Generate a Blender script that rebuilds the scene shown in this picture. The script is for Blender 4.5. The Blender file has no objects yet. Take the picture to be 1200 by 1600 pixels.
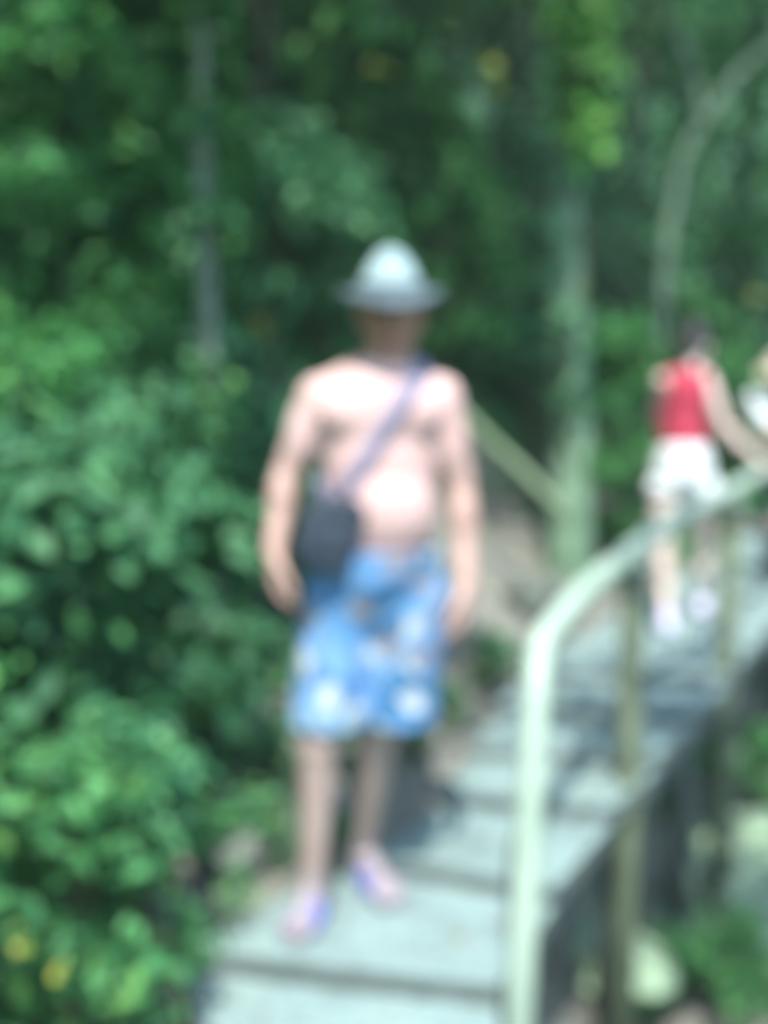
import bpy, bmesh, math, random
import numpy as np
from mathutils import Vector, Matrix, noise
from mathutils.bvhtree import BVHTree
S = bpy.context.scene
R = math.radians

# ------------------------------------------------------------------ camera
FPX = 1500.0; PITCH = R(6.84); CAMZ = 1.40
cam_d = bpy.data.cameras.new('camera'); cam = bpy.data.objects.new('camera', cam_d)
S.collection.objects.link(cam); S.camera = cam
cam.location = (0, 0, CAMZ); cam.rotation_euler = (R(90) - PITCH, 0, 0)
cam_d.sensor_fit = 'HORIZONTAL'; cam_d.sensor_width = 27.0; cam_d.lens = 33.75
cam_d.clip_start = 0.05; cam_d.clip_end = 800
# the photograph is strongly out of focus: the lens is focused far too close
cam_d.dof.use_dof = True
cam_d.dof.focus_distance = 0.36
cam_d.dof.aperture_fstop = 2.7
# ------------------------------------------------------------------ world, sun, exposure
SUN_EL, SUN_AZ = R(63), R(182)        # azimuth from +Y clockwise: from behind the camera's right shoulder
w = bpy.data.worlds.new('World'); S.world = w; w.use_nodes = True
wn = w.node_tree.nodes; wl = w.node_tree.links
sky = wn.new('ShaderNodeTexSky'); sky.sky_type = 'NISHITA'; sky.sun_disc = False
sky.sun_elevation = SUN_EL; sky.sun_rotation = SUN_AZ
bgn = wn['Background']; bgn.inputs['Strength'].default_value = 0.15
wl.new(sky.outputs[0], bgn.inputs['Color'])
sd = bpy.data.lights.new('sun', 'SUN'); sd.energy = 2.6; sd.angle = R(0.5); sd.color = (1.0, 0.95, 0.88)
so = bpy.data.objects.new('sun', sd); S.collection.objects.link(so)
sv = Vector((math.sin(SUN_AZ) * math.cos(SUN_EL), math.cos(SUN_AZ) * math.cos(SUN_EL), math.sin(SUN_EL)))
so.rotation_euler = sv.to_track_quat('Z', 'Y').to_euler(); so.location = (0, 0, 12)
S.view_settings.view_transform = 'Standard'; S.view_settings.look = 'None'
S.view_settings.exposure = 1.75; S.view_settings.gamma = 1.0
S.cycles.use_denoising = True
S.cycles.max_bounces = 8; S.cycles.diffuse_bounces = 4

rng = np.random.default_rng(7); random.seed(7)

def at(x, y, z=None, d=None):
    """point seen at pixel x, y of the 1200x1600 photograph, at height z or distance d"""
    v = ((x - 600) / FPX, 1.0, -(y - 800) / FPX); c, s = math.cos(PITCH), math.sin(PITCH)
    v = Vector((v[0], v[1] * c + v[2] * s, -v[1] * s + v[2] * c))
    t = (z - CAMZ) / v.z if z is not None else d / v.y
    return v * t + Vector((0, 0, CAMZ))

# ------------------------------------------------------------------ object helpers
def link(o, parent=None):
    S.collection.objects.link(o)
    if parent is not None: o.parent = parent
    return o
def tag(o, label=None, cat=None, group=None, kind=None):
    if label: o['label'] = label
    if cat: o['category'] = cat
    if group: o['group'] = group
    if kind: o['kind'] = kind
    return o
def empty(name, loc=(0, 0, 0), rz=0):
    o = bpy.data.objects.new(name, None); o.location = loc; o.rotation_euler = (0, 0, rz)
    o.empty_display_size = 0.1
    return link(o)
def mobj(name, me, mat, parent=None, smooth=True):
    for m in (mat if isinstance(mat, (list, tuple)) else [mat]): me.materials.append(m)
    if smooth: me.shade_smooth()
    return link(bpy.data.objects.new(name, me), parent)
def from_bm(name, bm, mat, parent=None, smooth=True):
    me = bpy.data.meshes.new(name); bmesh.ops.recalc_face_normals(bm, faces=bm.faces[:])
    bm.to_mesh(me); bm.free()
    return mobj(name, me, mat, parent, smooth)
def from_np(name, V, Fq, mat, parent=None, smooth=False):
    me = bpy.data.meshes.new(name)
    V = np.asarray(V, dtype=np.float32); Fq = np.asarray(Fq, dtype=np.int32); k = Fq.shape[1]
    me.vertices.add(len(V)); me.vertices.foreach_set('co', V.ravel())
    me.loops.add(Fq.size); me.loops.foreach_set('vertex_index', Fq.ravel())
    me.polygons.add(len(Fq)); me.polygons.foreach_set('loop_start', np.arange(0, Fq.size, k, dtype=np.int32))
    me.polygons.foreach_set('loop_total', np.full(len(Fq), k, dtype=np.int32))
    me.update(calc_edges=True)
    return mobj(name, me, mat, parent, smooth)
def copy_tree(o, parent=None):
    c = o.copy(); S.collection.objects.link(c)
    if parent is not None: c.parent = parent
    for ch in [k for k in S.objects if k.parent == o]: copy_tree(ch, c)
    return c
def n3(p, f=1.0, o=0.0): return noise.noise(Vector((p[0] * f + o, p[1] * f + o * .7, p[2] * f - o)))

def tube(bm, pts, rad, seg=12, cap=True):
    """swept tube through pts, radius number or list"""
    pts = [Vector(p) for p in pts]; n = len(pts)
    rad = rad if isinstance(rad, (list, tuple)) else [rad] * n
    rings = []; up = None
    for i, p in enumerate(pts):
        t = (pts[min(i + 1, n - 1)] - pts[max(i - 1, 0)]).normalized()
        if up is None: up = Vector((0, 0, 1)) if abs(t.z) < .9 else Vector((1, 0, 0))
        a = t.cross(up).normalized(); b = a.cross(t).normalized(); up = b
        rings.append([bm.verts.new(p + (a * math.cos(k * 2 * math.pi / seg) + b * math.sin(k * 2 * math.pi / seg)) * rad[i]) for k in range(seg)])
    for i in range(n - 1):
        for k in range(seg):
            bm.faces.new((rings[i][k], rings[i][(k + 1) % seg], rings[i + 1][(k + 1) % seg], rings[i + 1][k]))
    if cap:
        bm.faces.new(rings[0][::-1]); bm.faces.new(rings[-1])
def smooth_path(pts, n=6):
    pts = [Vector(p) for p in pts]; out = []
    for i in range(len(pts) - 1):
        p0 = pts[max(i - 1, 0)]; p1 = pts[i]; p2 = pts[i + 1]; p3 = pts[min(i + 2, len(pts) - 1)]
        for k in range(n):
            t = k / n
            out.append(.5 * ((2 * p1) + (p2 - p0) * t + (2 * p0 - 5 * p1 + 4 * p2 - p3) * t * t + (3 * p1 - p0 - 3 * p2 + p3) * t ** 3))
    out.append(pts[-1]); return out
def ball(bm, c, r, rot=None, seg=20, ring=14):
    """ellipsoid, r a number or three radii"""
    r = (r, r, r) if isinstance(r, (int, float)) else r
    M = Matrix.Translation(Vector(c)) @ ((rot.to_4x4()) if rot is not None else Matrix()) @ Matrix.Diagonal((r[0], r[1], r[2], 1))
    bmesh.ops.create_uvsphere(bm, u_segments=seg, v_segments=ring, radius=1.0, matrix=M)
def limb(bm, p0, r0, p1, r1, seg=18):
    """tapered capsule"""
    p0, p1 = Vector(p0), Vector(p1)
    q = (p1 - p0).to_track_quat('Z', 'Y')
    M = Matrix.Translation((p0 + p1) / 2) @ q.to_matrix().to_4x4()
    bmesh.ops.create_cone(bm, cap_ends=True, segments=seg, radius1=r0, radius2=r1, depth=(p1 - p0).length, matrix=M)
    ball(bm, p0, r0, seg=seg, ring=12); ball(bm, p1, r1, seg=seg, ring=12)
def remesh(bm, voxel, smooth_it=4, fac=.5):
    """fuse overlapping shapes into one continuous surface"""
    me = bpy.data.meshes.new('tmp'); bm.to_mesh(me); bm.free()
    o = bpy.data.objects.new('tmp', me); S.collection.objects.link(o)
    m = o.modifiers.new('r', 'REMESH'); m.mode = 'VOXEL'; m.voxel_size = voxel; m.adaptivity = 0
    s = o.modifiers.new('s', 'SMOOTH'); s.iterations = smooth_it; s.factor = fac
    dg = bpy.context.evaluated_depsgraph_get()
    out = bpy.data.meshes.new_from_object(o.evaluated_get(dg))
    bpy.data.objects.remove(o); bpy.data.meshes.remove(me)
    return out

# ------------------------------------------------------------------ materials
def nodes(name):
    m = bpy.data.materials.new(name); m.use_nodes = True
    return m, m.node_tree.nodes, m.node_tree.links, m.node_tree.nodes['Principled BSDF']
def ramp(nt, fac, stops, interp='LINEAR'):
    r = nt.new('ShaderNodeValToRGB'); r.color_ramp.interpolation = interp
    e = r.color_ramp.elements
    while len(e) < len(stops): e.new(0.5)
    for k, (p, c) in enumerate(stops): e[k].position = p; e[k].color = (*c, 1)
    return r
def mat_noise(name, stops, scale=8, rough=.6, bump=.2, bscale=None, detail=6, spec=.5, dist=.02, metallic=0, sheen=0):
    m, nt, lk, b = nodes(name)
    tc = nt.new('ShaderNodeTexCoord')
    n = nt.new('ShaderNodeTexNoise'); n.inputs['Scale'].default_value = scale; n.inputs['Detail'].default_value = detail
    lk.new(tc.outputs['Object'], n.inputs['Vector'])
    r = ramp(nt, None, stops); lk.new(n.outputs[0], r.inputs[0]); lk.new(r.outputs[0], b.inputs['Base Color'])
    b.inputs['Roughness'].default_value = rough; b.inputs['Specular IOR Level'].default_value = spec
    b.inputs['Metallic'].default_value = metallic; b.inputs['Sheen Weight'].default_value = sheen
    if bump:
        n2 = nt.new('ShaderNodeTexNoise'); n2.inputs['Scale'].default_value = bscale or scale * 5; n2.inputs['Detail'].default_value = 5
        lk.new(tc.outputs['Object'], n2.inputs['Vector'])
        bp = nt.new('ShaderNodeBump'); bp.inputs['Strength'].default_value = bump; bp.inputs['Distance'].default_value = dist
        lk.new(n2.outputs[0], bp.inputs['Height']); lk.new(bp.outputs[0], b.inputs['Normal'])
    return m
def mat_leaf(name, stops, rough=.55, trans=.35):
    m, nt, lk, b = nodes(name)
    g = nt.new('ShaderNodeNewGeometry')
    r = ramp(nt, None, stops); lk.new(g.outputs['Random Per Island'], r.inputs[0])
    tc = nt.new('ShaderNodeTexCoord')
    n = nt.new('ShaderNodeTexNoise'); n.inputs['Scale'].default_value = 2.2; lk.new(tc.outputs['Object'], n.inputs['Vector'])
    hs = nt.new('ShaderNodeHueSaturation'); mr = nt.new('ShaderNodeMapRange')
    mr.inputs[1].default_value = .3; mr.inputs[2].default_value = .7; mr.inputs[3].default_value = .55; mr.inputs[4].default_value = 1.35
    lk.new(n.outputs[0], mr.inputs[0]); lk.new(mr.outputs[0], hs.inputs['Value']); lk.new(r.outputs[0], hs.inputs['Color'])
    lk.new(hs.outputs[0], b.inputs['Base Color']); b.inputs['Roughness'].default_value = rough
    b.inputs['Specular IOR Level'].default_value = .35
    t = nt.new('ShaderNodeBsdfTranslucent'); lk.new(hs.outputs[0], t.inputs['Color'])
    mx = nt.new('ShaderNodeMixShader'); mx.inputs[0].default_value = trans
    lk.new(b.outputs[0], mx.inputs[1]); lk.new(t.outputs[0], mx.inputs[2])
    lk.new(mx.outputs[0], nt['Material Output'].inputs['Surface'])
    return m
L_DARK = mat_leaf('leaf_dark', [(0, (0.022, 0.113, 0.035)), (.5, (0.045, 0.204, 0.061)), (.85, (0.088, 0.333, 0.093)), (1, (0.176, 0.454, 0.109))])
L_MID = mat_leaf('leaf_mid', [(0, (0.025, 0.128, 0.044)), (.5, (0.056, 0.232, 0.079)), (.85, (0.108, 0.360, 0.119)), (1, (0.226, 0.488, 0.119))])
L_LIME = mat_leaf('leaf_lime', [(0, (.08, .28, .05)), (.5, (.18, .48, .09)), (1, (.34, .62, .18))], trans=.4)
L_TEAL = mat_leaf('leaf_teal', [(0, (0.030, 0.138, 0.062)), (.5, (0.067, 0.248, 0.113)), (1, (0.151, 0.423, 0.178))])
L_FRESH = mat_leaf('leaf_fresh', [(0, (.05, .20, .08)), (.5, (.10, .31, .13)), (1, (.18, .43, .19))], trans=.4)
L_YEL = mat_leaf('leaf_yellow', [(0, (.26, .34, .04)), (1, (.42, .44, .07))], trans=.3)
L_DRY = mat_leaf('leaf_dry', [(0, (.16, .10, .05)), (.6, (.26, .19, .09)), (1, (.36, .34, .12))], trans=.15)
BARK = mat_noise('bark', [(.3, (.08, .11, .08)), (.5, (.17, .23, .17)), (.7, (.26, .34, .25))], 9, .85, .6, 40)
PALE = mat_noise('pale_bark', [(.3, (0.101, 0.149, 0.114)), (.5, (0.184, 0.261, 0.211)), (.7, (0.268, 0.372, 0.300))], 9, .85, .6, 40)
MOSSB = mat_noise('moss_bark', [(.3, (0.081, 0.159, 0.100)), (.5, (0.178, 0.309, 0.201)), (.7, (0.275, 0.431, 0.285))], 5, .85, .6, 40)
FORKB = mat_noise('dull_bark', [(.3, (0.073, 0.130, 0.086)), (.7, (0.189, 0.288, 0.202))], 9, .85, .5, 40)
BARK_D = mat_noise('bark_dark', [(.3, (0.026, 0.037, 0.024)), (.7, (0.083, 0.116, 0.072))], 9, .9, .6, 40)
STEM = mat_noise('stem', [(.3, (0.050, 0.060, 0.030)), (.7, (0.130, 0.150, 0.070))], 12, .8, .2)
WOODRAIL = mat_noise('mossy_wood', [(.3, (0.072, 0.096, 0.060)), (.55, (0.122, 0.168, 0.104)), (.75, (0.166, 0.216, 0.144))], 7, .8, .35, 60)
PAINT = mat_noise('pale_green_paint', [(.25, (0.285, 0.399, 0.314)), (.5, (0.342, 0.456, 0.370)), (.8, (0.380, 0.494, 0.408))], 6, .38, .06, 70)
def mat_soil():
    m, nt, lk, b = nodes('soil')
    tc = nt.new('ShaderNodeTexCoord')
    n = nt.new('ShaderNodeTexNoise'); n.inputs['Scale'].default_value = 2.2; n.inputs['Detail'].default_value = 10; lk.new(tc.outputs['Object'], n.inputs['Vector'])
    r = ramp(nt, None, [(.25, (.06, .08, .06)), (.42, (.13, .14, .115)), (.6, (.20, .205, .18)), (.78, (.10, .16, .10))]); lk.new(n.outputs[0], r.inputs[0])
    r2 = ramp(nt, None, [(.3, (.03, .085, .045)), (.6, (.055, .15, .075)), (.8, (.08, .2, .09))]); lk.new(n.outputs[0], r2.inputs[0])
    sx = nt.new('ShaderNodeSeparateXYZ'); lk.new(tc.outputs['Object'], sx.inputs[0])
    mr = nt.new('ShaderNodeMapRange'); mr.inputs[1].default_value = .8; mr.inputs[2].default_value = 1.6; lk.new(sx.outputs[2], mr.inputs[0])
    mx = nt.new('ShaderNodeMix'); mx.data_type = 'RGBA'; lk.new(mr.outputs[0], mx.inputs[0]); lk.new(r.outputs[0], mx.inputs[6]); lk.new(r2.outputs[0], mx.inputs[7])
    lk.new(mx.outputs[2], b.inputs['Base Color']); b.inputs['Roughness'].default_value = .95
    n2 = nt.new('ShaderNodeTexNoise'); n2.inputs['Scale'].default_value = 16; n2.inputs['Detail'].default_value = 8; lk.new(tc.outputs['Object'], n2.inputs['Vector'])
    bp = nt.new('ShaderNodeBump'); bp.inputs['Strength'].default_value = .9; bp.inputs['Distance'].default_value = .05
    lk.new(n2.outputs[0], bp.inputs['Height']); lk.new(bp.outputs[0], b.inputs['Normal'])
    return m
SOIL = mat_soil()
ROCK_D = mat_noise('bank_rock', [(.25, (.06, .08, .065)), (.5, (.12, .145, .125)), (.7, (.17, .19, .165))], 5, .9, .8, 18, 9, .3, .03)
ROCK = mat_noise('rock', [(.25, (0.091, 0.150, 0.115)), (.45, (0.181, 0.270, 0.189)), (.62, (0.286, 0.405, 0.259)), (.8, (0.117, 0.239, 0.121))], 5, .9, .8, 18, 9, .3, .03)
HAT_W = mat_noise('hat_cloth', [(.3, (0.262, 0.378, 0.396)), (.7, (0.332, 0.450, 0.468))], 14, .9, .25, 260, 4, .2, .002)
HAT_B = mat_noise('hat_brim_cloth', [(.3, (0.067, 0.099, 0.115)), (.7, (0.107, 0.150, 0.170))], 14, .9, .25, 260, 4, .2, .002)
HAT_U = mat_noise('hat_underside', [(.3, (.045, .05, .045)), (.7, (.07, .075, .065))], 14, .95, .2, 200, 4, .2, .002)
BAGM = mat_noise('bag_nylon', [(.3, (.022, .035, .055)), (.7, (.05, .07, .10))], 20, .6, .3, 400, 4, .4, .002)
BAGZ = mat_noise('zip', [(.3, (.10, .11, .12)), (.7, (.2, .2, .22))], 60, .4, 0)
STRAP = mat_noise('strap_webbing', [(.3, (0.210, 0.210, 0.315)), (.7, (0.280, 0.280, 0.398))], 40, .8, .3, 500, 3, .3, .001)
SANDAL = mat_noise('sandal_strap', [(.3, (0.103, 0.128, 0.468)), (.7, (0.150, 0.184, 0.581))], 20, .6, .1)
SOLE = mat_noise('sandal_sole', [(.3, (.16, .15, .20)), (.7, (.25, .24, .30))], 20, .8, .2)
SHOE = mat_noise('shoe_cloth', [(.3, (.60, .58, .80)), (.7, (.72, .70, .90))], 20, .7, .1)
RED = mat_noise('red_cotton', [(.3, (.36, .035, .065)), (.7, (.48, .06, .10))], 9, .85, .3, 90, 4, .2, .004)
WHITE = mat_noise('white_cotton', [(.3, (0.690, 0.747, 0.759)), (.7, (0.805, 0.862, 0.862))], 9, .85, .3, 70, 4, .2, .004)
STRAW = mat_noise('straw', [(.3, (.52, .49, .36)), (.7, (.66, .62, .47))], 60, .8, .4, 200, 4, .3, .002)
NAVY = mat_noise('navy_cotton', [(.3, (.02, .03, .05)), (.7, (.04, .05, .08))], 9, .9, .3, 70)
HAIR = mat_noise('dark_hair', [(.3, (.012, .011, .014)), (.7, (.035, .03, .035))], 90, .45, .5, 160, 4, .5, .003)
GREYHAIR = mat_noise('grey_hair', [(.3, (.07, .06, .05)), (.7, (.16, .14, .12))], 90, .6, .5, 160, 4, .4, .003)
def mat_skin(name):
    """skin whose own colour (tan lines, lips, eyes) is stored on the vertices"""
    m, nt, lk, b = nodes(name)
    tc = nt.new('ShaderNodeTexCoord'); at_ = nt.new('ShaderNodeAttribute'); at_.attribute_name = 'tint'
    n = nt.new('ShaderNodeTexNoise'); n.inputs['Scale'].default_value = 7; n.inputs['Detail'].default_value = 6
    lk.new(tc.outputs['Object'], n.inputs['Vector'])
    r = ramp(nt, None, [(.3, (.84, .78, .76)), (.55, (.95, .94, .93)), (.75, (1.06, 1.03, 1.02))]); lk.new(n.outputs[0], r.inputs[0])
    mx = nt.new('ShaderNodeMix'); mx.data_type = 'RGBA'; mx.blend_type = 'MULTIPLY'; mx.inputs[0].default_value = 1
    lk.new(at_.outputs['Color'], mx.inputs[6]); lk.new(r.outputs[0], mx.inputs[7]); lk.new(mx.outputs[2], b.inputs['Base Color'])
    b.inputs['Roughness'].default_value = .5; b.inputs['Specular IOR Level'].default_value = .4
    b.inputs['Subsurface Weight'].default_value = .12; b.inputs['Subsurface Radius'].default_value = (.012, .005, .003)
    b.inputs['Subsurface Scale'].default_value = 1.0
    n2 = nt.new('ShaderNodeTexNoise'); n2.inputs['Scale'].default_value = 220
    lk.new(tc.outputs['Object'], n2.inputs['Vector'])
    bp = nt.new('ShaderNodeBump'); bp.inputs['Strength'].default_value = .12; bp.inputs['Distance'].default_value = .001
    lk.new(n2.outputs[0], bp.inputs['Height']); lk.new(bp.outputs[0], b.inputs['Normal'])
    return m
SKIN = mat_skin('skin')
def tint(me, base, layers):
    """layers = (function of the vertex array giving 0..1, colour), laid over one another"""
    n = len(me.vertices); C = np.empty(n * 3, dtype=np.float32); me.vertices.foreach_get('co', C); C = C.reshape(-1, 3)
    col = np.tile(np.array(base, dtype=np.float32), (n, 1))
    for f, c in layers:
        k = np.clip(f(C), 0, 1)[:, None]; col = col * (1 - k) + np.array(c)[None, :] * k
    a = me.color_attributes.new('tint', 'FLOAT_COLOR', 'POINT'); a.data.foreach_set('color', np.column_stack([col, np.ones(n)]).astype(np.float32).ravel())
def spot(p, r, soft=.5, ax=(1, 1, 1)):
    p = np.array(p); ax = np.array(ax)
    return lambda C: (r - np.sqrt((((C - p) / ax) ** 2).sum(1))) / (r * soft)
def above(z, soft): return lambda C: (C[:, 2] - z) / soft + .5
def mat_shorts():
    m, nt, lk, b = nodes('floral_shorts')
    tc = nt.new('ShaderNodeTexCoord')
    nz = nt.new('ShaderNodeTexNoise'); nz.inputs['Scale'].default_value = 13; nz.inputs['Detail'].default_value = 3; lk.new(tc.outputs['Object'], nz.inputs['Vector'])
    add = nt.new('ShaderNodeVectorMath'); add.operation = 'MULTIPLY_ADD'; add.inputs[1].default_value = (.12, .12, .12)
    lk.new(nz.outputs['Color'], add.inputs[0]); lk.new(tc.outputs['Object'], add.inputs[2])
    v = nt.new('ShaderNodeTexVoronoi'); v.inputs['Scale'].default_value = 13; lk.new(add.outputs[0], v.inputs['Vector'])
    # petals: distance from each flower's centre, wobbled
    petal = ramp(nt, None, [(.0, (1, 1, 1)), (.44, (.9, .9, .9)), (.56, (.15, .15, .15)), (.7, (0, 0, 0))]); lk.new(v.outputs['Distance'], petal.inputs[0])
    n2 = nt.new('ShaderNodeTexNoise'); n2.inputs['Scale'].default_value = 7; n2.inputs['Detail'].default_value = 3; lk.new(tc.outputs['Object'], n2.inputs['Vector'])
    base = ramp(nt, None, [(.36, (.015, .12, .26)), (.5, (.06, .22, .45)), (.64, (.17, .34, .60))]); lk.new(n2.outputs[0], base.inputs[0])
    sep = nt.new('ShaderNodeSeparateColor'); lk.new(v.outputs['Color'], sep.inputs[0])
    fl = ramp(nt, None, [(0, (.18, .36, .66)), (.34, (.36, .56, .72)), (.54, (.60, .66, .66)), (.72, (.26, .23, .22)), (.86, (.02, .13, .27))], 'CONSTANT'); lk.new(sep.outputs[0], fl.inputs[0])
    mx = nt.new('ShaderNodeMix'); mx.data_type = 'RGBA'
    lk.new(petal.outputs[0], mx.inputs[0]); lk.new(base.outputs[0], mx.inputs[6]); lk.new(fl.outputs[0], mx.inputs[7])
    lk.new(mx.outputs[2], b.inputs['Base Color']); b.inputs['Roughness'].default_value = .8
    return m
SHORTS = mat_shorts()

def mat_deck():
    m, nt, lk, b = nodes('weathered_deck')
    tc = nt.new('ShaderNodeTexCoord')
    mp = nt.new('ShaderNodeMapping'); mp.inputs['Scale'].default_value = (1.0, 1.0, 1.0); lk.new(tc.outputs['Object'], mp.inputs[0])
    n = nt.new('ShaderNodeTexNoise'); n.inputs['Scale'].default_value = 4.5; n.inputs['Detail'].default_value = 9; n.inputs['Roughness'].default_value = .65
    lk.new(mp.outputs[0], n.inputs['Vector'])
    r = ramp(nt, None, [(.28, (.10, .15, .135)), (.42, (.17, .245, .235)), (.56, (.215, .315, .305)), (.75, (.24, .315, .265))]); lk.new(n.outputs[0], r.inputs[0])
    v = nt.new('ShaderNodeTexNoise'); v.inputs['Scale'].default_value = 55; v.inputs['Detail'].default_value = 4; lk.new(tc.outputs['Object'], v.inputs['Vector'])
    sp = ramp(nt, None, [(.34, (.35, .35, .35)), (.44, (1, 1, 1))]); lk.new(v.outputs[0], sp.inputs[0])
    mx = nt.new('ShaderNodeMix'); mx.data_type = 'RGBA'; mx.blend_type = 'MULTIPLY'; mx.inputs[0].default_value = .8
    lk.new(r.outputs[0], mx.inputs[6]); lk.new(sp.outputs[0], mx.inputs[7]); lk.new(mx.outputs[2], b.inputs['Base Color'])
    bp = nt.new('ShaderNodeBump'); bp.inputs['Strength'].default_value = .5; bp.inputs['Distance'].default_value = .006
    lk.new(v.outputs[0], bp.inputs['Height']); lk.new(bp.outputs[0], b.inputs['Normal']); b.inputs['Roughness'].default_value = .85
    return m
DECK = mat_deck()
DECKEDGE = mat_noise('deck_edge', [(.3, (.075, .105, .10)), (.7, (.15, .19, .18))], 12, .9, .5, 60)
DECKSIDE = mat_noise('deck_beam', [(.3, (.05, .07, .065)), (.7, (.12, .15, .13))], 8, .9, .5, 60)

# ------------------------------------------------------------------ walkway plan
# nosing of each tread: left end, right end, height
NOS = []
for k in range(9, 0, -1):
    NOS.append(((-.365 + .004 * k, 1.86 - .40 * (k - 1)), (.262 - .002 * k, 1.74 - .40 * (k - 1)), -.045 * k))
NOS += [((-.505, 2.30), (.272, 2.15), 0.0), ((-.03, 2.715), (.475, 2.53), .045), ((.185, 3.07), (.735, 2.96), .09), ((.31, 3.38), (.975, 3.28), .135),
        ((.45, 3.74), (1.22, 3.62), .18), ((.63, 4.11), (1.46, 3.97), .22)]
for k in range(1, 12):
    NOS.append(((.63 + .245 * k, 4.11 + .40 * k), (1.46 + .245 * k, 3.97 + .40 * k), .22))
LEFT = [(-.45, -8.0)] + [n[0] for n in NOS] + [(3.33 + 2.4, 8.5 + 4)]
RIGHT = [(.25, -8.0)] + [n[1] for n in NOS] + [(4.16 + 2.4, 8.4 + 4)]
ZL = [-.4] + [n[2] for n in NOS] + [.22]
LEFT_A, RIGHT_A, ZL_A = np.array(LEFT), np.array(RIGHT), np.array(ZL)
def signed(P, poly):
    """distance of points to the polyline, positive on its left side; and the height along it"""
    best = np.full(len(P), 1e9); sg = np.zeros(len(P)); zz = np.zeros(len(P))
    for i in range(len(poly) - 1):
        a, b = poly[i], poly[i + 1]; d = b - a; t = np.clip(((P - a) @ d) / (d @ d), 0, 1)
        q = P - (a + t[:, None] * d); dist = np.hypot(q[:, 0], q[:, 1])
        m = dist < best - 1e-9
        cr = d[0] * (P[:, 1] - a[1]) - d[1] * (P[:, 0] - a[0])
        best = np.where(m, dist, best); sg = np.where(m, np.sign(cr), sg); zz = np.where(m, ZL_A[i] + t * (ZL_A[i + 1] - ZL_A[i]), zz)
    return best * sg, zz
def terrain(P):
    P = np.atleast_2d(np.asarray(P, dtype=float))
    sl, zl = signed(P, LEFT_A); sr, zr = signed(P, RIGHT_A)
    out = np.zeros(len(P))
    nn = np.array([noise.noise(Vector((x * .9, y * .9, 3))) * .16 + noise.noise(Vector((x * 2.7, y * 2.7, 7))) * .06 for x, y in P])
    s = np.clip(sl, 0, None)
    zleft = zl - .10 + .42 * np.minimum(s, 1.3) + 1.25 * np.clip(s - 1.3, 0, 7.5) + .15 * np.clip(s - 8.8, 0, 40) + nn * np.clip(s * 2, 0, 1.6)
    r = np.clip(-sr, 0, None)
    zright = zr - 1.15 + .0 * r + .16 * np.clip(r - .5, 0, 4) + .75 * np.clip(r - 4.6, 0, 9) + nn * np.clip(r * 2, 0, 1.8)
    inside = zl - .28 - 1.0 * np.clip((-sl - .12) / .45, 0, 1) + nn * .2
    out = np.where(sl > 0, zleft, np.where(sr < 0, zright, inside))
    # ease the step of the left bank down under the deck
    return out
def gz(x, y): return float(terrain([[x, y]])[0])

# ground: one sheet, fine near the stairs and coarse far away
def build_ground():
    u = np.linspace(-1, 1, 231); g = np.sinh(u * 5.2) / math.sinh(5.2) * 110
    X, Y = np.meshgrid(g + .4, g + 3.2, indexing='ij')
    P = np.stack([X.ravel(), Y.ravel()], 1); Z = terrain(P)
    V = np.column_stack([P, Z]); n = len(u)
    i, j = np.meshgrid(np.arange(n - 1), np.arange(n - 1), indexing='ij')
    a = (i * n + j).ravel(); F = np.stack([a, a + n, a + n + 1, a + 1], 1)
    o = from_np('ground', V, F, SOIL, smooth=True); tag(o, 'grey brown earth bank and gully around the stairs', kind='structure')
build_ground()

# ------------------------------------------------------------------ stairway
stair = tag(empty('stairway', (0, 0, 0)), 'pale weathered walkway stairs of wide shallow treads climbing to the right', 'stairway')
def tread(i):
    (lx, ly), (rx, ry), z = NOS[i]; (lx2, ly2), (rx2, ry2), z2 = NOS[i + 1]
    bm = bmesh.new(); gap = -.014
    def P(a, b, t): return (a[0] + (b[0] - a[0]) * t, a[1] + (b[1] - a[1]) * t)
    if i == 9: lx2, ly2 = -.14, 2.75          # the man's tread is wider on the left than the next one
    n = 8; front = [P((lx, ly), (rx, ry), k / n) for k in range(n + 1)]
    back = [P((lx2, ly2 + gap), (rx2, ry2 + gap), k / n) for k in range(n + 1)]
    th = .07
    rows = []
    for f, b in zip(front, back):
        j = n3((f[0] * 5, f[1] * 5, z), 1) * .006
        rows.append([bm.verts.new((f[0], f[1] + j, z - .0)), bm.verts.new((b[0], b[1], z)), bm.verts.new((b[0], b[1], z - th)), bm.verts.new((f[0], f[1] + j, z - th))])
    for a, b in zip(rows, rows[1:]):
        for k in range(4): bm.faces.new((a[k], a[(k + 1) % 4], b[(k + 1) % 4], b[k]))
    bm.faces.new(rows[0][::-1]); bm.faces.new(rows[-1])
    bmesh.ops.recalc_face_normals(bm, faces=bm.faces[:])
    es = [e for e in bm.edges if e.calc_face_angle(0) > .6]
    bmesh.ops.bevel(bm, geom=es, offset=.007, segments=2, profile=.6, affect='EDGES')
    bm.normal_update()
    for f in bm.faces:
        if abs(f.normal.z) < .55: f.material_index = 1       # darker upright edges of the boards
    o = from_bm('tread', bm, [DECK, DECKEDGE], stair, smooth=False)
for i in range(len(NOS) - 1): tread(i)
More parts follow.
